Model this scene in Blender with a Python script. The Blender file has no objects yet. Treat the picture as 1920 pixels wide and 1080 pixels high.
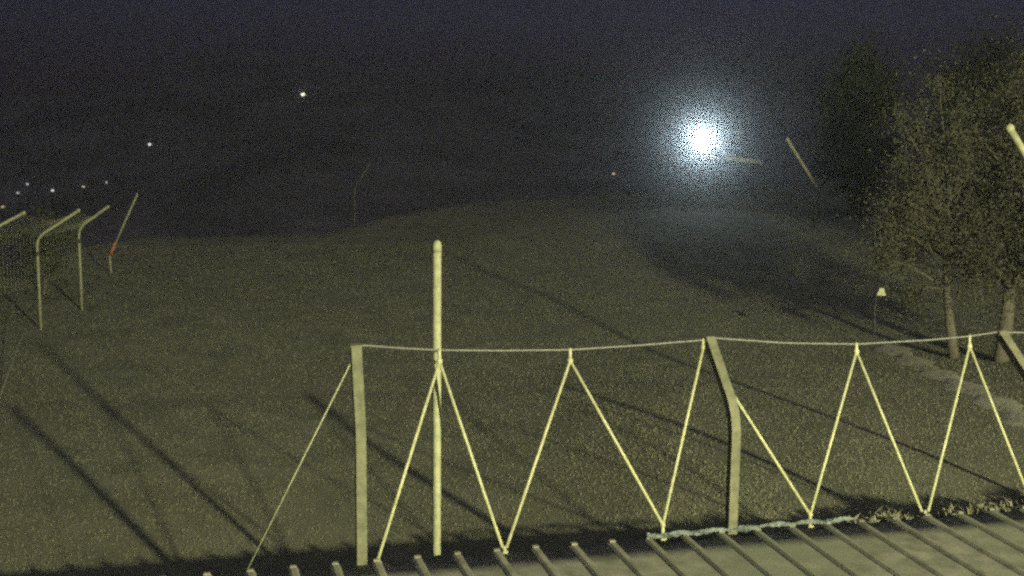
import bpy, bmesh, math, random
import numpy as np
from mathutils import Vector, Matrix

random.seed(7)
rng = np.random.default_rng(7)
scene = bpy.context.scene
col = scene.collection

# ------------------------------------------------------------------ camera
CAM_H = 5.95
cam_data = bpy.data.cameras.new('camera')
cam = bpy.data.objects.new('camera', cam_data)
col.objects.link(cam)
pitch = math.atan(390.0 / 2450.0)
roll = math.radians(0.6)
cam_data.sensor_width = 36.0
cam_data.lens = 36.0 * 2450.0 / 1920.0
cam_data.clip_start = 0.1
cam_data.clip_end = 6000.0
cam.location = (0, 0, CAM_H)
fwd = Vector((0, math.cos(pitch), -math.sin(pitch)))
up0 = Vector((0, math.sin(pitch), math.cos(pitch)))
rt = Vector((1, 0, 0)) * math.cos(roll) + up0 * math.sin(roll)
up = up0 * math.cos(roll) - Vector((1, 0, 0)) * math.sin(roll)
cam.rotation_euler = Matrix((rt, up, -fwd)).transposed().to_euler()
scene.camera = cam

# ------------------------------------------------------------------ night sky
world = bpy.data.worlds.new('World')
scene.world = world
world.use_nodes = True
wn = world.node_tree.nodes
wl = world.node_tree.links
bg = wn['Background']
sky = wn.new('ShaderNodeTexSky')
sky.sky_type = 'NISHITA'
sky.sun_disc = False
sky.sun_elevation = math.radians(20)
sky.sun_rotation = math.radians(200)
sky.dust_density = 0.2
sky.ozone_density = 4.0
tint = wn.new('ShaderNodeMix')
tint.data_type = 'RGBA'
tint.blend_type = 'MULTIPLY'
tint.inputs['Factor'].default_value = 1.0
tint.inputs['B'].default_value = (0.80, 0.56, 1.0, 1)
wl.new(sky.outputs['Color'], tint.inputs['A'])
wl.new(tint.outputs['Result'], bg.inputs['Color'])
bg.inputs['Strength'].default_value = 0.0003

# fill added to lift the shadows: one very soft, very weak sun
sun_data = bpy.data.lights.new('fill_sun', 'SUN')
sun_data.energy = 0.045
sun_data.angle = math.radians(120)
sun_data.color = (0.94, 0.92, 1.0)
sun = bpy.data.objects.new('fill_sun', sun_data)
sun.rotation_euler = (math.radians(35), 0, math.radians(20))
col.objects.link(sun)

# ------------------------------------------------------------------ exposure and film
scene.view_settings.view_transform = 'Standard'
scene.view_settings.look = 'None'
scene.view_settings.gamma = 1.0
scene.view_settings.use_curve_mapping = False
scene.view_settings.exposure = 4.0
scene.cycles.use_denoising = False
scene.cycles.use_adaptive_sampling = True
scene.cycles.adaptive_threshold = 0.010
scene.cycles.adaptive_min_samples = 8
scene.cycles.use_light_tree = False
scene.cycles.filter_width = 2.5
scene.cycles.max_bounces = 4
scene.cycles.volume_bounces = 0
scene.cycles.sample_clamp_indirect = 0.08


# ------------------------------------------------------------------ helpers
def link_mesh(name, bm, mat=None, parent=None, smooth=False):
    me = bpy.data.meshes.new(name)
    bm.to_mesh(me)
    bm.free()
    return link_data(name, me, mat, parent, smooth)


def link_data(name, me, mat=None, parent=None, smooth=False):
    if smooth:
        for p in me.polygons:
            p.use_smooth = True
    if mat and not me.materials:
        me.materials.append(mat)
    o = bpy.data.objects.new(name, me)
    col.objects.link(o)
    if parent:
        o.parent = parent
        if parent.type == 'EMPTY' or parent.location.length > 0:
            o.matrix_parent_inverse = parent_matrix(parent).inverted()
    return o


def parent_matrix(o):
    m = Matrix.LocRotScale(o.location, o.rotation_euler, o.scale)
    if o.parent:
        m = parent_matrix(o.parent) @ o.matrix_parent_inverse @ m
    return m


def thing(name, label, cat, loc=(0, 0, 0), group=None):
    o = bpy.data.objects.new(name, None)
    o.empty_display_size = 0.3
    o.location = loc
    col.objects.link(o)
    return tag(o, label, cat, group)


def tag(o, label=None, cat=None, group=None, kind=None):
    if label:
        o['label'] = label
    if cat:
        o['category'] = cat
    if group:
        o['group'] = group
    if kind:
        o['kind'] = kind
    return o


def box(bm, c, s, rot=None):
    m = Matrix.Translation(Vector(c))
    if rot is not None:
        m = m @ rot.to_4x4()
    m = m @ Matrix.Diagonal((s[0], s[1], s[2], 1))
    return bmesh.ops.create_cube(bm, size=1.0, matrix=m)['verts']


def tube(bm, pts, radii, seg=10, square=False, ref=None, cap=True):
    """sweep a round (or rectangular) section along a polyline"""
    pts = [Vector(p) for p in pts]
    if not hasattr(radii, '__len__'):
        radii = [radii] * len(pts)
    rings = []
    prev = Vector(ref) if ref is not None else None
    for i, p in enumerate(pts):
        a = pts[max(i - 1, 0)]
        b = pts[min(i + 1, len(pts) - 1)]
        t = (b - a).normalized()
        if prev is None:
            prev = Vector((1, 0, 0)) if abs(t.x) < 0.8 else Vector((0, 1, 0))
        u = (prev - t * prev.dot(t)).normalized()
        v = t.cross(u)
        prev = u
        ring = []
        r = radii[i]
        if square:
            for su, sv in ((-1, -1), (1, -1), (1, 1), (-1, 1)):
                ring.append(bm.verts.new(p + u * su * r + v * sv * r))
        else:
            for k in range(seg):
                an = 2 * math.pi * k / seg
                ring.append(bm.verts.new(p + u * math.cos(an) * r + v * math.sin(an) * r))
        rings.append(ring)
    n = len(rings[0])
    for a, b in zip(rings, rings[1:]):
        for k in range(n):
            bm.faces.new((a[k], a[(k + 1) % n], b[(k + 1) % n], b[k]))
    if cap:
        bm.faces.new(rings[0][::-1])
        bm.faces.new(rings[-1])


def ball(bm, c, r, sub=2, scale=(1, 1, 1)):
    bmesh.ops.create_icosphere(bm, subdivisions=sub, radius=r,
                               matrix=Matrix.Translation(Vector(c)) @ Matrix.Diagonal((*scale, 1)))


def smooth01(t):
    t = np.clip(t, 0.0, 1.0)
    return t * t * (3 - 2 * t)


# ------------------------------------------------------------------ materials
def material(name, c1, c2, scale=6.0, rough=0.8, bump=0.2, metallic=0.0, c3=None, fine=None, detail=6.0, dist=0.02):
    m = bpy.data.materials.new(name)
    m.use_nodes = True
    nt = m.node_tree
    n, l = nt.nodes, nt.links
    b = n['Principled BSDF']
    b.inputs['Roughness'].default_value = rough
    b.inputs['Metallic'].default_value = metallic
    b.inputs['Specular IOR Level'].default_value = 0.25
    geo = n.new('ShaderNodeNewGeometry')
    no = n.new('ShaderNodeTexNoise')
    no.inputs['Scale'].default_value = scale
    no.inputs['Detail'].default_value = detail
    no.inputs['Roughness'].default_value = 0.65
    l.new(geo.outputs['Position'], no.inputs['Vector'])
    cr = n.new('ShaderNodeValToRGB')
    cr.color_ramp.elements[0].position = 0.36
    cr.color_ramp.elements[0].color = (*c1, 1)
    cr.color_ramp.elements[1].position = 0.64
    cr.color_ramp.elements[1].color = (*c2, 1)
    l.new(no.outputs['Fac'], cr.inputs['Fac'])
    out = cr.outputs['Color']
    if c3 is not None:
        n2 = n.new('ShaderNodeTexNoise')
        n2.inputs['Scale'].default_value = scale * 0.17
        n2.inputs['Detail'].default_value = 4.0
        l.new(geo.outputs['Position'], n2.inputs['Vector'])
        mp = n.new('ShaderNodeMapRange')
        mp.inputs['From Min'].default_value = 0.45
        mp.inputs['From Max'].default_value = 0.65
        l.new(n2.outputs['Fac'], mp.inputs['Value'])
        mx = n.new('ShaderNodeMix')
        mx.data_type = 'RGBA'
        l.new(mp.outputs['Result'], mx.inputs['Factor'])
        l.new(out, mx.inputs['A'])
        mx.inputs['B'].default_value = (*c3, 1)
        out = mx.outputs['Result']
    l.new(out, b.inputs['Base Color'])
    if bump:
        nb = n.new('ShaderNodeTexNoise')
        nb.inputs['Scale'].default_value = fine or scale * 4
        nb.inputs['Detail'].default_value = 4.0
        l.new(geo.outputs['Position'], nb.inputs['Vector'])
        bp = n.new('ShaderNodeBump')
        bp.inputs['Strength'].default_value = bump
        bp.inputs['Distance'].default_value = dist
        l.new(nb.outputs['Fac'], bp.inputs['Height'])
        l.new(bp.outputs['Normal'], b.inputs['Normal'])
    return m


def emitter(name, c, strength):
    m = bpy.data.materials.new(name)
    m.cycles.emission_sampling = 'NONE'
    m.use_nodes = True
    b = m.node_tree.nodes['Principled BSDF']
    b.inputs['Base Color'].default_value = (0.8, 0.8, 0.8, 1)
    b.inputs['Emission Color'].default_value = (*c, 1)
    b.inputs['Emission Strength'].default_value = strength
    return m


M = {
    'ground': material('grass_soil', (0.068, 0.071, 0.05), (0.115, 0.113, 0.082), 0.9, 0.95, 0.3,
                       c3=(0.088, 0.086, 0.06), fine=30.0, dist=0.03),
    'blade': material('grass_blade', (0.085, 0.086, 0.06), (0.135, 0.13, 0.095), 9.0, 0.8, 0.0),
    'steel': material('galvanised_steel', (0.17, 0.175, 0.115), (0.27, 0.27, 0.18), 14.0, 0.65, 0.15),
    'post': material('weathered_post', (0.07, 0.072, 0.05), (0.125, 0.122, 0.085), 9.0, 0.75, 0.2),
    'pale': material('pale_painted_steel', (0.23, 0.235, 0.145), (0.35, 0.35, 0.22), 16.0, 0.6, 0.1),
    'cable': material('steel_cable', (0.10, 0.10, 0.10), (0.15, 0.15, 0.145), 30.0, 0.6, 0.0),
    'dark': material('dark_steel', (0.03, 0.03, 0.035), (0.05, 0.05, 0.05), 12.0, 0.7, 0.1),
    'red': material('faded_red_tape', (0.30, 0.09, 0.06), (0.42, 0.15, 0.09), 12.0, 0.7, 0.1),
    'roof': material('aged_metal_roofing', (0.095, 0.097, 0.076), (0.185, 0.18, 0.148), 4.0, 0.85, 0.35,
                     c3=(0.13, 0.138, 0.105), fine=60.0, dist=0.01),
    'wall': material('shed_boards', (0.10, 0.075, 0.05), (0.16, 0.12, 0.08), 4.0, 0.85, 0.4),
    'plastic': material('crumpled_plastic', (0.045, 0.055, 0.055), (0.13, 0.15, 0.155), 18.0, 0.45, 0.4),
    'bark': material('bark', (0.07, 0.065, 0.05), (0.12, 0.11, 0.09), 11.0, 0.95, 0.8, fine=30.0),
    'leaf': material('dusty_leaves', (0.042, 0.041, 0.03), (0.068, 0.065, 0.047), 2.2, 0.8, 0.0),
    'leaf_dark': material('dark_needles', (0.02, 0.028, 0.015), (0.045, 0.05, 0.025), 2.0, 0.85, 0.0),
    'mountain': material('mountain_forest', (0.07, 0.065, 0.065), (0.17, 0.155, 0.15), 0.05, 0.95, 0.0),
    'path': material('dry_earth', (0.19, 0.185, 0.14), (0.28, 0.27, 0.21), 3.0, 0.95, 0.8, fine=14.0, dist=0.04),
    'stone': material('pale_stone', (0.22, 0.21, 0.19), (0.33, 0.31, 0.28), 6.0, 0.9, 0.5),
    'render': material('house_plaster', (0.25, 0.23, 0.2), (0.33, 0.3, 0.27), 1.0, 0.9, 0.0),
    'tiles': material('house_tiles', (0.12, 0.06, 0.045), (0.17, 0.09, 0.06), 2.0, 0.9, 0.0),
}


# ------------------------------------------------------------------ terrain
def fbm(x, y):
    return (0.06 * np.sin(0.31 * x + 0.7) * np.cos(0.23 * y + 1.1)
            + 0.03 * np.sin(0.83 * x - 0.41 * y + 2.0) + 0.018 * np.sin(1.9 * x + 1.3 * y))


EDGE_X = np.array([-200, -60, -16, -15.3, -14.2, -10.6, -7, -4.8, -1.6, 2.5, 9, 30, 200.])
EDGE_Y = np.array([34, 34, 40.5, 43, 48.2, 49, 48.6, 52.8, 57.3, 62, 68, 74, 74.])


def height(x, y):
    x = np.asarray(x, float)
    y = np.asarray(y, float)
    z = fbm(x, y) * (0.25 + 0.75 * smooth01((y - 30) / 20)) * smooth01((y - 16) / 10)
    z = z + 0.35 * smooth01((x - 7.5) / 5.0) * smooth01((y - 13) / 8) * smooth01((44 - y) / 10)
    al = (x + 1.315) * 0.968 + (y - 11.0) * 0.253
    nn = (x + 1.315) * -0.253 + (y - 11.0) * 0.968
    ramp = 0.6 * np.clip((al - 0.6) / 5.0, 0, 1) + 0.4 * smooth01((al - 0.6) / 5.0)
    z = z + 0.75 * ramp * (1 - smooth01((nn - 2.5) / 15))
    z = z - 0.16 * smooth01((3 - x) / 3) * smooth01((40 - y) / 14)
    z = z + 0.6 * smooth01((y - 38) / 16) * smooth01((x + 14) / 12)
    e = np.interp(x, EDGE_X, EDGE_Y)
    over = np.maximum(y - e, 0)
    z = z - 26.0 * smooth01(over / 75.0) - 0.25 * np.minimum(over, 3.0)
    # the valley's far side
    far = np.maximum(y - 170.0, 0)
    ridge = 212.0 + 14 * np.sin(x * 0.013 + 1.0) + 5 * np.sin(x * 0.05)
    up = np.minimum(far, ridge)
    z = z + 0.085 * up + 0.00042 * up * up * (0.8 + 0.12 * np.cos(x * 0.006 + 0.5)) - 0.2 * (far - up)
    z = z + smooth01(far / 60) * (4.0 * np.sin(x * 0.035 + y * 0.01) + 2.5 * np.sin(x * 0.083 - y * 0.03 + 1.0))
    return z


def hz(x, y):
    return float(height(x, y))


def sheet(name, xs, ys, mat, off=0.0):
    X, Y = np.meshgrid(xs, ys)
    Z = height(X, Y) + off
    v = np.stack([X.ravel(), Y.ravel(), Z.ravel()], 1)
    nx, ny = len(xs), len(ys)
    i = (np.arange(ny - 1)[:, None] * nx + np.arange(nx - 1)[None, :]).ravel()
    f = np.stack([i, i + 1, i + nx + 1, i + nx], 1)
    me = bpy.data.meshes.new(name)
    me.from_pydata(v.tolist(), [], f.tolist())
    return link_data(name, me, mat, None, True)


xs = np.unique(np.concatenate([np.linspace(-300, -40, 27), np.linspace(-40, 40, 161), np.linspace(40, 300, 27)]))
ys = np.unique(np.concatenate([np.linspace(-60, 8, 18), np.linspace(8, 60, 131), np.linspace(60, 150, 46)]))
tag(sheet('ground', xs, ys, M['ground']), 'sloping dry grass field in front of the shed', None, kind='structure')
xs = np.unique(np.concatenate([np.linspace(-900, -300, 13), np.linspace(-300, 300, 61), np.linspace(300, 900, 13)]))
ys = np.linspace(150, 480, 89)
tag(sheet('mountain', xs, ys, M['mountain']), 'dark wooded mountainside beyond the field', None, kind='structure')

# pale earth path along the top of the bank
def path_mesh():
    pts = [(8.1, 15.0), (8.2, 17), (8.3, 20), (8.4, 23), (8.45, 26), (8.5, 29), (8.7, 32), (9.2, 36)]
    px = np.interp(np.linspace(15, 29, 61), [p[1] for p in pts], [p[0] for p in pts])
    py = np.linspace(15, 29, 61)
    v, f = [], []
    for i in range(61):
        w = 0.34 + 0.12 * math.sin(i * 0.9) + 0.07 * math.sin(i * 2.3)
        for k in range(7):
            x = px[i] + (k / 6 - 0.5) * 2 * w
            v.append((x, py[i], hz(x, py[i]) - 0.02 + 0.075 * math.sin(k / 6 * math.pi)))
    for i in range(60):
        for k in range(6):
            a = i * 7 + k
            f.append((a, a + 1, a + 8, a + 7))
    me = bpy.data.meshes.new('path')
    me.from_pydata(v, [], f)
    return me


tag(link_data('path', path_mesh(), M['path'], None, True), 'pale dry earth path along the bank', None, kind='structure')


# grass blades on the near field
def grass():
    n = 330000
    u = rng.random(n)
    y = 12.2 + (46 - 12.2) * u ** 1.7
    x = (rng.random(n) * 2 - 1) * (y * 0.42 + 1.2)
    keep = np.ones(n, bool)
    # nothing under the shed roof
    nn = (x + 1.315) * -0.253 + (y - 11.0) * 0.968
    keep &= nn > 0.25
    dens = 0.55 + 0.45 * np.sin(x * 1.7 + 0.6 * np.sin(y * 0.9)) * np.cos(y * 1.3 + x * 0.4)
    keep &= rng.random(n) < dens + 0.35
    x, y = x[keep], y[keep]
    n = len(x)
    z = height(x, y)
    s = 0.7 + 0.03 * y
    h = (0.008 + 0.022 * rng.random(n) ** 2) * s
    w = (0.006 + 0.006 * rng.random(n)) * s
    a = rng.random(n) * 2 * np.pi
    b = rng.random(n) * 2 * np.pi
    lean = h * 0.6 * rng.random(n)
    v = np.zeros((n, 3, 3))
    v[:, 0] = np.stack([x - np.cos(a) * w, y - np.sin(a) * w, z - 0.01], 1)
    v[:, 1] = np.stack([x + np.cos(a) * w, y + np.sin(a) * w, z - 0.01], 1)
    v[:, 2] = np.stack([x + np.cos(b) * lean, y + np.sin(b) * lean, z + h], 1)
    me = bpy.data.meshes.new('grass')
    me.vertices.add(n * 3)
    me.vertices.foreach_set('co', v.ravel())
    me.loops.add(n * 3)
    me.loops.foreach_set('vertex_index', np.arange(n * 3, dtype=np.int32))
    me.polygons.add(n)
    me.polygons.foreach_set('loop_start', np.arange(0, n * 3, 3, dtype=np.int32))
    me.update(calc_edges=True)
    o = link_data('grass', me, M['blade'])
    tag(o, 'short dry grass blades over the near field', 'grass', kind='stuff')


grass()

# ------------------------------------------------------------------ shed with ribbed metal roof (bottom of the picture)
P1 = Vector((-1.315, 11.0, 0.0))
D = Vector((0.968, 0.253, 0.0)).normalized()
N = Vector((-D.y, D.x, 0.0))
EAVE = 1.70


def fp(al, n, z):
    """a point by its run along the eave, its distance out from it and its height"""
    v = P1 + D * al + N * n
    return Vector((v.x, v.y, z))


ROT = Matrix((D, N, Vector((0, 0, 1)))).transposed()
shed = thing('shed', 'low shed with ribbed pale metal roof in the foreground', 'shed', fp(1.5, -3, 0))
bm = bmesh.new()
box(bm, fp(2.0, -2.55, EAVE - 0.10), (17.0, 4.96, 0.10), ROT)
roof = link_mesh('roof', bm, M['roof'], shed)
RIB = 0.366
panel_me = None
rib_me = None
for k in range(-15, 32):
    al = -0.95 + RIB * k
    if panel_me is None:
        bm = bmesh.new()
        # a shallow tray between two ribs with a little relief
        nx, ny = 4, 12
        g = [[bm.verts.new(((i / nx - 0.5) * 0.30, -j / ny * 5.0, 0.004 * math.sin(i * 1.6) * math.sin(j * 1.1)))
              for i in range(nx + 1)] for j in range(ny + 1)]
        for j in range(ny):
            for i in range(nx):
                bm.faces.new((g[j][i], g[j + 1][i], g[j + 1][i + 1], g[j][i + 1]))
        # front lip
        e = [bm.verts.new((v.co.x, 0.004, -0.05)) for v in g[0]]
        for i in range(nx):
            bm.faces.new((g[0][i], g[0][i + 1], e[i + 1], e[i]))
        p = link_mesh('panel', bm, M['roof'], roof, True)
        panel_me = p.data
        bm = bmesh.new()
        prof = [(-0.058, -0.012), (-0.042, 0.012), (-0.02, 0.03), (0.02, 0.03), (0.042, 0.012), (0.058, -0.012)]
        a = [bm.verts.new((x, 0.03, z)) for x, z in prof]
        b = [bm.verts.new((x, -5.0, z)) for x, z in prof]
        for i in range(len(prof) - 1):
            bm.faces.new((a[i], b[i], b[i + 1], a[i + 1]))
        bm.faces.new(a)
        bm.faces.new(b[::-1])
        box(bm, (0, 0.012, 0.028), (0.056, 0.04, 0.032))
        r = link_mesh('rib', bm, M['roof'], roof)
        rib_me = r.data
    else:
        p = link_data('panel', panel_me, None, roof)
        r = link_data('rib', rib_me, None, roof)
    jz = random.uniform(-0.003, 0.003)
    p.matrix_world = Matrix.Translation(fp(al + RIB / 2, 0.0 + random.uniform(-0.008, 0.008), EAVE + 0.006 + jz)) @ ROT.to_4x4() \
        @ Matrix.Rotation(random.uniform(-0.008, 0.008), 4, 'Y')
    r.matrix_world = Matrix.Translation(fp(al, random.uniform(-0.012, 0.012), EAVE + 0.004)) @ ROT.to_4x4()
    for o in (p, r):
        o.matrix_basis = o.matrix_world.copy()
        o.matrix_parent_inverse = Matrix.Translation(shed.location).inverted() if False else Matrix.Identity(4)
        o.matrix_parent_inverse = parent_matrix(roof).inverted()
bm = bmesh.new()
box(bm, fp(2.0, -0.45, (EAVE - 0.16) / 2 - 0.1), (16.4, 0.12, EAVE - 0.16 + 0.2), ROT)
link_mesh('front_wall', bm, M['wall'], shed)
bm = bmesh.new()
box(bm, fp(2.0, -4.8, (EAVE - 0.16) / 2 - 0.1), (16.4, 0.12, EAVE - 0.16 + 0.2), ROT)
link_mesh('back_wall', bm, M['wall'], shed)

# ------------------------------------------------------------------ fence along the eave: bent posts, cable, zigzag rods
fence = thing('fence', 'fence of bent steel posts, top cable and zigzag rods behind the metal roof', 'fence', fp(3.3, 0.05, 0))


def bent_post(bm, base, knee_z, tip, half, n_dir, square=True):
    base = Vector(base)
    knee = Vector((base.x, base.y, knee_z))
    tip = Vector(tip)
    a = knee - Vector((0, 0, 0.22))
    b = knee + (tip - knee).normalized() * 0.22
    pts = [base, Vector((base.x, base.y, knee_z * 0.5))]
    for i in range(7):
        t = i / 6
        pts.append(a * (1 - t) ** 2 + knee * 2 * t * (1 - t) + b * t ** 2)
    pts.append(tip)
    ref = Vector((-n_dir.y, n_dir.x, 0))
    tube(bm, pts, half, seg=10, square=square, ref=ref)


tips = []
for al, tal, tn, kz, tz in ((0.02, -0.015, 0.05, 2.90, 3.68), (3.555, 3.545, 0.70, 2.86, 3.46), (6.92, 6.82, 0.70, 2.82, 3.39)):
    bm = bmesh.new()
    b = fp(al, 0.05, 0)
    b.z = hz(b.x, b.y) - 0.3
    t = fp(tal, tn, tz)
    bent_post(bm, b, kz, t, 0.045, N)
    post = link_mesh('post', bm, M['post'], fence)
    tips.append(t)
    bm = bmesh.new()
    box(bm, t, (0.105, 0.105, 0.012), ROT)
    link_mesh('cap', bm, M['post'], post)

# top cable, drawn slightly down between the fittings
cab = [(-3.4, 3.49), (-1.7, 3.44), (0.10, 3.655), (0.46, 3.56), (0.86, 3.465), (1.45, 3.435), (2.12, 3.415), (2.83, 3.43), (3.49, 3.455), (3.555, 3.475),
       (4.35, 3.39), (5.15, 3.345), (5.97, 3.355), (6.45, 3.375), (6.76, 3.405), (8.3, 3.33), (9.9, 3.40)]
cab = [c for c in cab if c[0] >= 0.10]
bm = bmesh.new()
tube(bm, [fp(0.0, 0.05, 3.675)] + [fp(a, 0.05 + 0.65 * min(1, a / 0.86), z) for a, z in cab], 0.009, seg=6)
link_mesh('cable', bm, M['cable'], fence, True)

apex = {'a': (0.85, 3.36), 'b': (2.12, 3.31), 'c': (3.48, 3.38), 'd': (5.15, 3.27), 'e': (6.45, 3.27)}
foot = {'1': (0.17, 1.74), '2': (1.31, 1.74), '3': (2.86, 1.84), '4': (4.38, 1.82), '5': (5.60, 1.76), '6': (5.67, 1.76), '7': (6.86, 1.74)}
rods = [('1', 'a'), ('2', 'a'), ('2b', 'b'), ('3', 'b'), ('3', 'c'), ('4', 'c'), ('4', 'd'), ('5', 'd'), ('6', 'e'), ('7', 'e')]
foot['2b'] = (1.345, 1.74)
for f, a in rods:
    bm = bmesh.new()
    tube(bm, [fp(foot[f][0], 0.05, foot[f][1]), fp(apex[a][0], 0.69, apex[a][1])], 0.015, seg=10)
    link_mesh('rod', bm, M['pale'], fence, True)
# thin stay from the roof edge up to the first post
bm = bmesh.new()
tube(bm, [fp(-0.98, 0.05, 1.72), fp(-0.02, 0.05, 3.60)], 0.007, seg=6)
link_mesh('stay_wire', bm, M['steel'], fence, True)
for a, (al, z) in apex.items():
    bm = bmesh.new()
    ball(bm, fp(al, 0.69, z), 0.030, 2, (1, 1, 1.25))
    cz = np.interp(al, [c[0] for c in cab], [c[1] for c in cab])
    tube(bm, [fp(al, 0.69, z), fp(al, 0.70, cz + 0.015)], 0.017, seg=8)
    link_mesh('fitting', bm, M['pale'], fence, True)
for f in ('1', '2', '3', '4', '5', '7'):
    al, z = foot[f]
    if f == '2':
        al += 0.017
    if f == '5':
        al += 0.035
    bm = bmesh.new()
    tube(bm, [fp(al, 0.05, z + 0.01), fp(al, 0.045, EAVE + 0.0)], 0.018, seg=8)
    ball(bm, fp(al, 0.05, z), 0.026 if f in '34' else 0.02, 2)
    box(bm, fp(al, 0.026, EAVE - 0.03), (0.05, 0.03, 0.10), ROT)
    link_mesh('bracket', bm, M['pale'] if f in '34' else M['steel'], fence, True)

# ------------------------------------------------------------------ straight pole standing behind the fence
b = fp(0.86, 0.86, 0)
pole = thing('pole', 'tall straight round steel pole with rounded cap behind the zigzag rods', 'pole', (b.x, b.y, 0))
bm = bmesh.new()
tube(bm, [(b.x, b.y, hz(b.x, b.y) - 0.3), (b.x, b.y, 2.0), (b.x, b.y, 4.40)], 0.040, seg=16)
link_mesh('shaft', bm, M['steel'], pole, True)
bm = bmesh.new()
tube(bm, [(b.x, b.y, 4.36), (b.x, b.y, 4.42), (b.x, b.y, 4.455), (b.x, b.y, 4.475)], [0.0435, 0.0435, 0.034, 0.012], seg=16)
link_mesh('cap', bm, M['steel'], pole, True)


# ------------------------------------------------------------------ crumpled plastic lying on the roof edge
def crumpled():
    bm = bmesh.new()
    nu, nv = 120, 10
    g = []
    for i in range(nu + 1):
        t = i / nu
        al = 2.68 + 2.15 * t
        w = 0.02 + 0.04 * abs(math.sin(t * 9 + 0.5)) * (1 - 0.6 * t) + 0.02 * math.sin(t * 31)
        c = 0.005 - 0.03 * math.sin(t * 7) * 0.5
        row = []
        for j in range(nv + 1):
            s = j / nv
            n = c + (s - 0.6) * 2 * w
            z = EAVE + 0.062 + 0.03 * math.sin(s * math.pi) * (0.5 + 0.5 * math.sin(t * 40 + 3 * s)) \
                + random.uniform(-0.008, 0.008)
            if n > 0.03:
                z -= (n - 0.03) * 0.8
            row.append(bm.verts.new(fp(al + random.uniform(-0.006, 0.006), n, z)))
        g.append(row)
    for i in range(nu):
        for j in range(nv):
            bm.faces.new((g[i][j], g[i + 1][j], g[i + 1][j + 1], g[i][j + 1]))
    r = bmesh.ops.extrude_face_region(bm, geom=bm.faces[:])
    bmesh.ops.translate(bm, verts=[v for v in r['geom'] if isinstance(v, bmesh.types.BMVert)], vec=(0, 0, -0.004))
    bmesh.ops.recalc_face_normals(bm, faces=bm.faces)
    o = link_mesh('plastic_sheet', bm, M['plastic'])
    tag(o, 'crumpled strip of pale bluish plastic lying along the roof edge', 'plastic sheet')


crumpled()

# ------------------------------------------------------------------ tall weeds against the right end of the shed
def weeds():
    n = 7000
    r = np.random.default_rng(12)
    al = 4.55 + 4.8 * r.random(n) ** 0.9
    nn = 0.10 + 0.30 * r.random(n)
    top = 1.65 + 0.10 * np.sin(al * 5.1) * np.sin(al * 2.3 + 1) + 0.05 * smooth01((al - 5) / 2)
    top = top - 0.25 * smooth01((4.95 - al) / 0.4)
    z = top * (0.5 + 0.5 * r.random(n) ** 0.5)
    p = np.stack([P1.x + D.x * al + N.x * nn, P1.y + D.y * al + N.y * nn, z], 1)
    a = r.normal(size=(n, 3)) * np.array([0.5, 0.5, 1.0])
    a /= np.linalg.norm(a, axis=1)[:, None]
    b = np.cross(a, r.normal(size=(n, 3)))
    b /= np.linalg.norm(b, axis=1)[:, None]
    s = (0.03 + 0.05 * r.random(n))[:, None]
    v = np.stack([p - a * s, p + b * s * 0.22, p + a * s, p - b * s * 0.22], 1)
    me = bpy.data.meshes.new('weeds')
    me.vertices.add(n * 4)
    me.vertices.foreach_set('co', v.ravel())
    me.loops.add(n * 4)
    me.loops.foreach_set('vertex_index', np.arange(n * 4, dtype=np.int32))
    me.polygons.add(n)
    me.polygons.foreach_set('loop_start', np.arange(0, n * 4, 4, dtype=np.int32))
    me.update(calc_edges=True)
    o = link_data('weeds', me, M['blade'])
    tag(o, 'tall weeds growing against the right end of the metal roof', 'weeds', kind='stuff')


weeds()

# ------------------------------------------------------------------ left side fence with leaning arms and net
lf = thing('fence', 'distant side fence of slim bent posts with sagging net at far left', 'fence', (-11.4, 31, 0))
left_posts = [((-11.75, 28.6), 2.43, (-10.86, 28.9, 2.92)),
              ((-11.33, 30.9), 2.12, (-10.31, 30.9, 2.78)),
              ((-11.15, 33.38), 2.08, (-10.38, 33.38, 2.63))]
for (x, y), kz, t in left_posts:
    bm = bmesh.new()
    bent_post(bm, (x, y, hz(x, y) - 0.2), kz, t, 0.034, Vector((1, 0, 0)), square=False)
    q = link_mesh('post', bm, M['steel'], lf, True)
    bm = bmesh.new()
    tube(bm, [(x, y, 1.70), (x, y, 1.80)], 0.05, seg=10)
    link_mesh('clamp', bm, M['dark'], q, True)
    bm = bmesh.new()
    ball(bm, t, 0.05, 2)
    link_mesh('cap', bm, M['steel'], q, True)
bm = bmesh.new()
for (a, kza, ta), (b, kzb, tb) in zip(left_posts, left_posts[1:]):
    ta, tb = Vector(ta), Vector(tb)
    for k in range(0, 17):
        s = k / 16
        top = ta.lerp(tb, s) - Vector((0, 0, 0.18 * math.sin(s * math.pi)))
        kn = Vector((a[0], a[1], kza)).lerp(Vector((b[0], b[1], kzb)), s)
        low = Vector((kn.x, kn.y, 1.0))
        tube(bm, [top, kn, low], 0.0022, seg=3, cap=False)
    for s in range(0, 9):
        f = s / 8
        pts = []
        for k in range(9):
            q = k / 8
            kn = Vector((a[0], a[1], kza)).lerp(Vector((b[0], b[1], kzb)), q)
            p = kn + Vector((0, 0, 0)) - Vector((0, 0, f * (kn.z - 1.0)))
            pts.append(p)
        tube(bm, pts, 0.0022, seg=3, cap=False)
net = link_mesh('net', bm, M['steel'], lf)
net['kind'] = 'stuff'
# guy wire of that fence
bm = bmesh.new()
tube(bm, [(-11.33, 30.9, 0.9), (-9.75, 24.2, hz(-9.75, 24.2) - 0.02)], 0.009, seg=5)
link_mesh('guy_wire', bm, M['cable'], lf, True)


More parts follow.
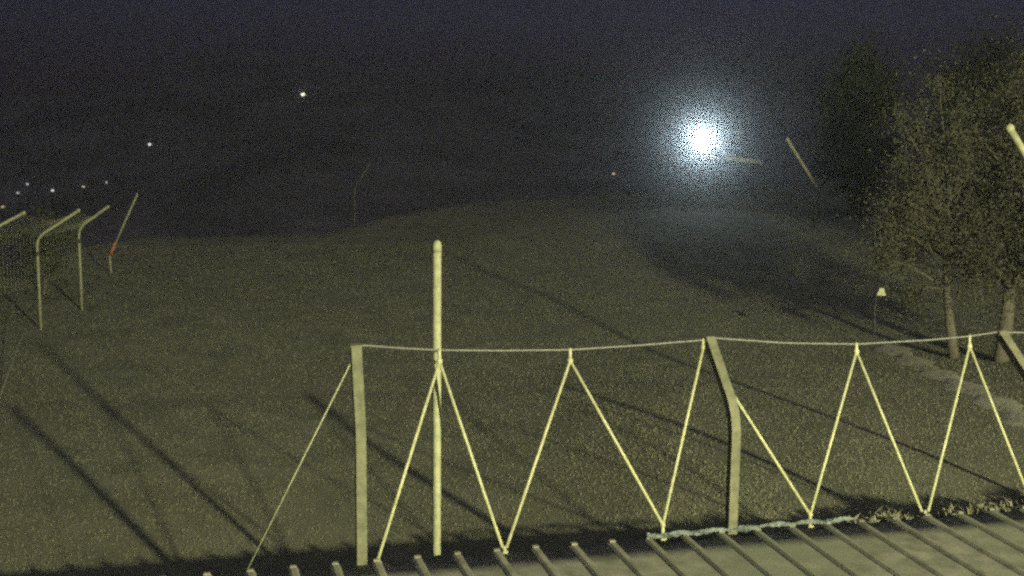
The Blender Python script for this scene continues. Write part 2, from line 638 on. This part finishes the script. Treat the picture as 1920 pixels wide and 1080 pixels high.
# ------------------------------------------------------------------ lone leaning posts
def lone_post(name, label, base, knee, tip, r, band=None, group=None, mat='steel', low=None):
    t = thing(name, label, 'post', base, group)
    bm = bmesh.new()
    bb = Vector(base)
    bb.z -= 0.2
    tube(bm, [bb, knee], r, seg=10)
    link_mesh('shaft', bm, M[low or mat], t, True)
    bm = bmesh.new()
    ball(bm, knee, r * 1.15, 2)
    tube(bm, [knee, tip], r, seg=10)
    arm = link_mesh('arm', bm, M[mat], t, True)
    bm = bmesh.new()
    ball(bm, tip, r * 1.3, 2)
    link_mesh('cap', bm, M[mat], t, True)
    if band:
        bm = bmesh.new()
        k, p = Vector(knee), Vector(tip)
        d = (p - k)
        tube(bm, [k + d * 0.02, k + d * band], r * 1.35, seg=10)
        link_mesh('tape', bm, M['red'], arm, True)
    return t


lone_post('leaning_post', 'slim post with long right-leaning arm and red taped knee', (-12.24, 39.46, 0), (-12.27, 39.46, 0.52),
          (-11.36, 39.46, 2.42), 0.03, band=0.22)
lone_post('leaning_post', 'faint thin leaning post at the far edge of the field', (-6.67, 54.6, hz(-6.67, 54.6)), (-6.61, 54.6, 1.40),
          (-6.02, 54.6, 2.40), 0.022, mat='post')
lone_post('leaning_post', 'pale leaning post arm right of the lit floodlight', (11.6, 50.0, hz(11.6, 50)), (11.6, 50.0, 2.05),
          (10.42, 50.0, 3.82), 0.06, mat='pale', low='dark')  # lower shaft coloured dark for the tree shade, arm pale as if lit
lone_post('leaning_post', 'thick pale leaning post arm at the right picture edge', (6.62, 16.0, hz(6.62, 16)), (6.62, 16.0, 4.55),
          (6.03, 16.0, 5.43), 0.045)

# small marker on a stake in front of the dark trees
mx, my = 7.34, 26.0
mz = hz(mx, my)
mk = thing('marker_post', 'small pale marker on a thin stake under the trees', 'marker', (mx, my, mz))
bm = bmesh.new()
tube(bm, [(mx, my, mz - 0.1), (mx, my, mz + 1.58)], 0.012, seg=8)
link_mesh('stake', bm, M['dark'], mk, True)
bm = bmesh.new()
vs = box(bm, (mx + 0.09, my, mz + 1.62), (0.19, 0.12, 0.15))
for v in vs:
    if v.co.z > mz + 1.62:
        v.co.x = mx + 0.09 + (v.co.x - mx - 0.09) * 0.4
link_mesh('marker_cap', bm, M['pale'], mk)


# ------------------------------------------------------------------ trees
def leaf_cloud(centres, radii, n, size, seed):
    r = np.random.default_rng(seed)
    w = np.array([a * b * c for a, b, c in radii])
    idx = r.choice(len(centres), n, p=w / w.sum())
    c = np.array(centres)[idx]
    rad = np.array(radii)[idx]
    u = r.normal(size=(n, 3))
    u /= np.linalg.norm(u, axis=1)[:, None]
    rr = np.abs(r.normal(size=n)) * 0.75
    p = c + u * rad * rr[:, None]
    # leaves gather into sprays
    k = r.normal(size=(n // 30 + 1, 3)) * 0.0
    a = r.normal(size=(n, 3))
    a /= np.linalg.norm(a, axis=1)[:, None]
    b = np.cross(a, r.normal(size=(n, 3)))
    b /= np.linalg.norm(b, axis=1)[:, None]
    s = size * (0.6 + 0.8 * r.random(n))[:, None]
    v = np.stack([p - a * s, p + b * s * 0.45, p + a * s, p - b * s * 0.45], 1)
    return v


def leaves_object(name, v, mat, parent):
    n = len(v)
    me = bpy.data.meshes.new(name)
    me.vertices.add(n * 4)
    me.vertices.foreach_set('co', v.ravel())
    me.loops.add(n * 4)
    me.loops.foreach_set('vertex_index', np.arange(n * 4, dtype=np.int32))
    me.polygons.add(n)
    me.polygons.foreach_set('loop_start', np.arange(0, n * 4, 4, dtype=np.int32))
    me.update(calc_edges=True)
    return link_data(name, me, mat, parent)


def tree(name, label, x, y, h, trunk_r, crown, n_leaf, leaf_size, mat, seed, lean=0.0, n_lobes=26, group=None, low=0.35):
    """crown = (centre dx, dy, z, rx, ry, rz): lobes are spread through this volume"""
    rd = random.Random(seed)
    z0 = hz(x, y)
    t = thing(name, label, 'bush' if name == 'bush' else 'tree', (x, y, z0), group)
    bm = bmesh.new()
    cx, cy, cz, rx, ry, rz = crown
    top = Vector((x + cx * 0.7 + lean, y + cy * 0.7, z0 + cz + rz * 0.3))
    pts, rad = [], []
    for i in range(9):
        s = i / 8
        p = Vector((x, y, z0 - 0.2)).lerp(top, s)
        p += Vector((math.sin(s * 5 + seed) * 0.07, math.cos(s * 4 + seed) * 0.06, 0)) * (h / 5)
        pts.append(p)
        rad.append(trunk_r * (1.25 - s * 1.1) + 0.008)
    tube(bm, pts, rad, seg=10)
    lobes, radii = [], []
    for k in range(n_lobes):
        while True:
            q = Vector((rd.uniform(-1, 1), rd.uniform(-1, 1), rd.uniform(-1, 1)))
            if q.length < 1:
                break
        c = Vector((x + cx + q.x * rx, y + cy + q.y * ry, z0 + cz + q.z * rz))
        f = rd.uniform(0.22, 0.50)
        lobes.append(tuple(c))
        radii.append((rx * f, ry * f, rz * f * 0.8))
        s = pts[min(8, max(3, int(3 + 5 * (q.z + 1) / 2 * 0.9)))]
        mid = s.lerp(c, 0.55) + Vector((0, 0, 0.12))
        tube(bm, [s, mid, c], [trunk_r * 0.38, trunk_r * 0.22, 0.008], seg=6)
    link_mesh('trunk', bm, M['bark'], t, True)
    leaves_object('crown', leaf_cloud(lobes, radii, n_leaf, leaf_size, seed), mat, t)
    return t


tree('broadleaf_tree', 'leafy tree with tall pale mottled crown right of the marker stake', 9.35, 27.0, 5.2, 0.09,
     (-0.7, 0.0, 3.5, 1.2, 1.3, 2.3), 46000, 0.030, M['leaf'], 3, n_lobes=44)
tree('broadleaf_tree', 'leafy tree with thick lit trunk at the right picture edge', 9.85, 26.0, 5.6, 0.13,
     (0.75, 0.1, 3.6, 1.6, 1.5, 2.5), 64000, 0.030, M['leaf'], 8, n_lobes=54)
tree('broadleaf_tree', 'broad dim tree filling the gap behind the leafy trees', 14.6, 34.5, 6.2, 0.12,
     (-0.2, 0.2, 4.2, 2.2, 1.6, 2.6), 40000, 0.04, M['leaf'], 21, n_lobes=44)
tree('evergreen_tree', 'dark evergreen tree standing left of the leafy trees', 14.2, 54.0, 7.5, 0.14,
     (0.0, 0.0, 3.4, 1.5, 1.5, 3.0), 26000, 0.09, M['leaf_dark'], 31, n_lobes=50)
tree('evergreen_tree', 'dark evergreen tree at far right behind the leafy trees', 19.0, 52.0, 8.0, 0.14,
     (0.0, 0.0, 3.8, 2.2, 2.0, 3.6), 26000, 0.09, M['leaf_dark'], 33, n_lobes=50)

tree('bush', 'dark tangled bush behind the left end of the side fence', -13.4, 31.5, 2.2, 0.05,
     (0.2, 0.0, 1.5, 0.9, 0.9, 1.1), 3200, 0.045, M['leaf_dark'], 41, n_lobes=22)
tree('bush', 'dark tangled bush behind the middle posts of the side fence', -12.9, 35.5, 2.2, 0.05,
     (0.3, 0.0, 1.5, 0.9, 0.9, 1.0), 2600, 0.045, M['leaf_dark'], 43, n_lobes=22)

# ------------------------------------------------------------------ lit floodlight at the far end of the field
fx, fy, fz = 8.86, 62.0, 3.26
g0 = hz(fx, fy)
fm = thing('floodlight_mast', 'mast with dazzling white floodlight at the far end of the field', 'floodlight', (fx, fy, g0))
bm = bmesh.new()
tube(bm, [(fx, fy + 0.22, g0 - 0.3), (fx, fy + 0.22, fz + 0.3)], [0.07, 0.05], seg=12)
link_mesh('mast', bm, M['dark'], fm, True)
bm = bmesh.new()
tube(bm, [(fx, fy + 0.10, fz), (fx, fy + 0.02, fz), (fx, fy - 0.03, fz)], [0.2, 0.30, 0.33], seg=24)
head = link_mesh('lamp_head', bm, M['dark'], fm)
bm = bmesh.new()
tube(bm, [(fx, fy - 0.035, fz), (fx, fy - 0.06, fz)], [0.30, 0.27], seg=24)
link_mesh('lamp_glass', bm, emitter('flood_lens', (0.90, 1.0, 0.98), 0.12), head)
ld = bpy.data.lights.new('flood_lamp', 'SPOT')
ld.spot_size = math.radians(75)
ld.spot_blend = 1.0
ld.energy = 70
ld.color = (0.80, 1.0, 0.97)
ld.shadow_soft_size = 0.2
lo = bpy.data.objects.new('flood_lamp', ld)
lo.location = (fx, fy - 0.32, fz)
lo.rotation_euler = (Vector((0, 0, 11)) - Vector((fx, fy, fz))).to_track_quat('-Z', 'Y').to_euler()
col.objects.link(lo)
lo.parent = fm
lo.matrix_parent_inverse = parent_matrix(fm).inverted()

# small open shelter beside it, its pale roof edge catching the light
sh = thing('shelter', 'small open shelter with pale roof edge beside the lit floodlight', 'shelter', (10.85, 62.9, hz(10.85, 62.9)))
sz = hz(10.85, 62.9)
bm = bmesh.new()
box(bm, (10.85, 62.6, 2.33), (1.75, 1.7, 0.16), Matrix.Rotation(math.radians(6), 3, 'Y'))
link_mesh('roof', bm, M['pale'], sh)
for dx in (-0.75, 0.75):
    for dy in (61.95, 63.3):
        bm = bmesh.new()
        box(bm, (10.85 + dx, dy, (2.2 - dx * 0.1 + sz) / 2 - 0.05), (0.08, 0.08, 2.2 - dx * 0.1 - sz))
        link_mesh('post', bm, M['dark'], sh)

# ------------------------------------------------------------------ lit lamps across the valley
def street_lamp(x, y, h, s, c, strength, label):
    z = hz(x, y)
    t = thing('street_lamp', label, 'street lamp', (x, y, z), 'lit lamps across the valley')
    bm = bmesh.new()
    tube(bm, [(x, y, z - 0.5), (x, y, z + h)], [0.10, 0.06], seg=6)
    link_mesh('pole', bm, M['dark'], t)
    bm = bmesh.new()
    ball(bm, (x, y, z + h), s * 0.75, 2, (1, 1, 0.8))
    link_mesh('lamp', bm, emitter('valley_lamp', c, strength), t, True)


VL = [
    (-51.3, 320.9, 4.0, 0.70, (1.0, 0.93, 0.72), 0.2, 'brightest yellowish lamp high on the dark mountainside'),
    (-80.6, 290.6, 4.0, 0.52, (1.0, 0.95, 0.85), 0.12, 'single pale lamp above the cluster of valley lights'),
    (-98.0, 263.5, 4.0, 0.36, (0.95, 0.95, 1.0), 0.07, 'upper left of the small lights above the side fence'),
    (-91.6, 259.6, 4.0, 0.45, (0.95, 0.97, 1.0), 0.09, 'palest and largest of the small lights above the side fence'),
    (-85.6, 260.1, 4.0, 0.36, (1.0, 0.9, 0.45), 0.07, 'small yellow light above the middle post of the side fence'),
    (-98.0, 258.2, 4.0, 0.40, (0.95, 0.9, 1.0), 0.055, 'dim whitish light low in the valley cluster'),
    (-97.6, 249.2, 4.0, 0.45, (1.0, 0.8, 0.35), 0.05, 'dim orange light at the left picture edge'),
    (-80.8, 259.6, 4.0, 0.36, (0.9, 0.92, 1.0), 0.05, 'dim bluish light right of the valley cluster'),
    (18.7, 243.8, 4.0, 0.40, (1.0, 0.75, 0.35), 0.06, 'faint orange lamp left of the dazzling floodlight'),
]
for a in VL:
    street_lamp(*a)

# ------------------------------------------------------------------ floodlight mast behind the viewpoint: lights the near field
nx_, ny_, nz_ = 15.3, -15.4, 11.7
nm = thing('floodlight_mast', 'yellowish yard floodlight mast standing behind the viewpoint', 'floodlight', (nx_, ny_, hz(nx_, ny_)))
bm = bmesh.new()
tube(bm, [(nx_ + 0.35, ny_ - 0.6, hz(nx_, ny_) - 0.3), (nx_ + 0.35, ny_ - 0.6, nz_ + 0.2)], [0.13, 0.07], seg=12)
link_mesh('mast', bm, M['steel'], nm, True)
bm = bmesh.new()
aim = (Vector((4.5, 20, 0.0)) - Vector((nx_, ny_, nz_))).normalized()
hp = Vector((nx_, ny_, nz_))
tube(bm, [hp - aim * 0.5, hp - aim * 0.3, hp - aim * 0.22], [0.12, 0.30, 0.33], seg=20)
link_mesh('lamp_head', bm, M['dark'], nm)
sd = bpy.data.lights.new('yard_lamp', 'SPOT')
sd.energy = 9800
sd.color = (1.0, 0.98, 0.53)
sd.spot_size = math.radians(72)
sd.spot_blend = 1.0
sd.shadow_soft_size = 0.28
so = bpy.data.objects.new('yard_lamp', sd)
so.location = hp
so.rotation_euler = aim.to_track_quat('-Z', 'Y').to_euler()
col.objects.link(so)
so.parent = nm
so.matrix_parent_inverse = parent_matrix(nm).inverted()

# ------------------------------------------------------------------ haze added for the lamp halo and veil
bm = bmesh.new()
box(bm, (0, 215, -11), (1900, 590, 62))
hb = link_mesh('haze', bm)
hm = bpy.data.materials.new('haze')
hm.use_nodes = True
hn = hm.node_tree
hn.nodes.remove(hn.nodes['Principled BSDF'])
pv = hn.nodes.new('ShaderNodeVolumePrincipled')
pv.inputs['Color'].default_value = (0.85, 0.9, 1.0, 1)
pv.inputs['Anisotropy'].default_value = 0.98
pv.inputs['Density'].default_value = 0.0032
pv2 = hn.nodes.new('ShaderNodeVolumePrincipled')
pv2.inputs['Color'].default_value = (0.60, 0.56, 1.0, 1)
pv2.inputs['Density'].default_value = 0.0004
pv2.inputs['Anisotropy'].default_value = 0.0
ad = hn.nodes.new('ShaderNodeAddShader')
hn.links.new(pv.outputs['Volume'], ad.inputs[0])
hn.links.new(pv2.outputs['Volume'], ad.inputs[1])
hn.links.new(ad.outputs['Shader'], hn.nodes['Material Output'].inputs['Volume'])
hb.data.materials.append(hm)
tag(hb, 'thin haze added over the valley for the lamp halo and veil', 'haze', kind='stuff')
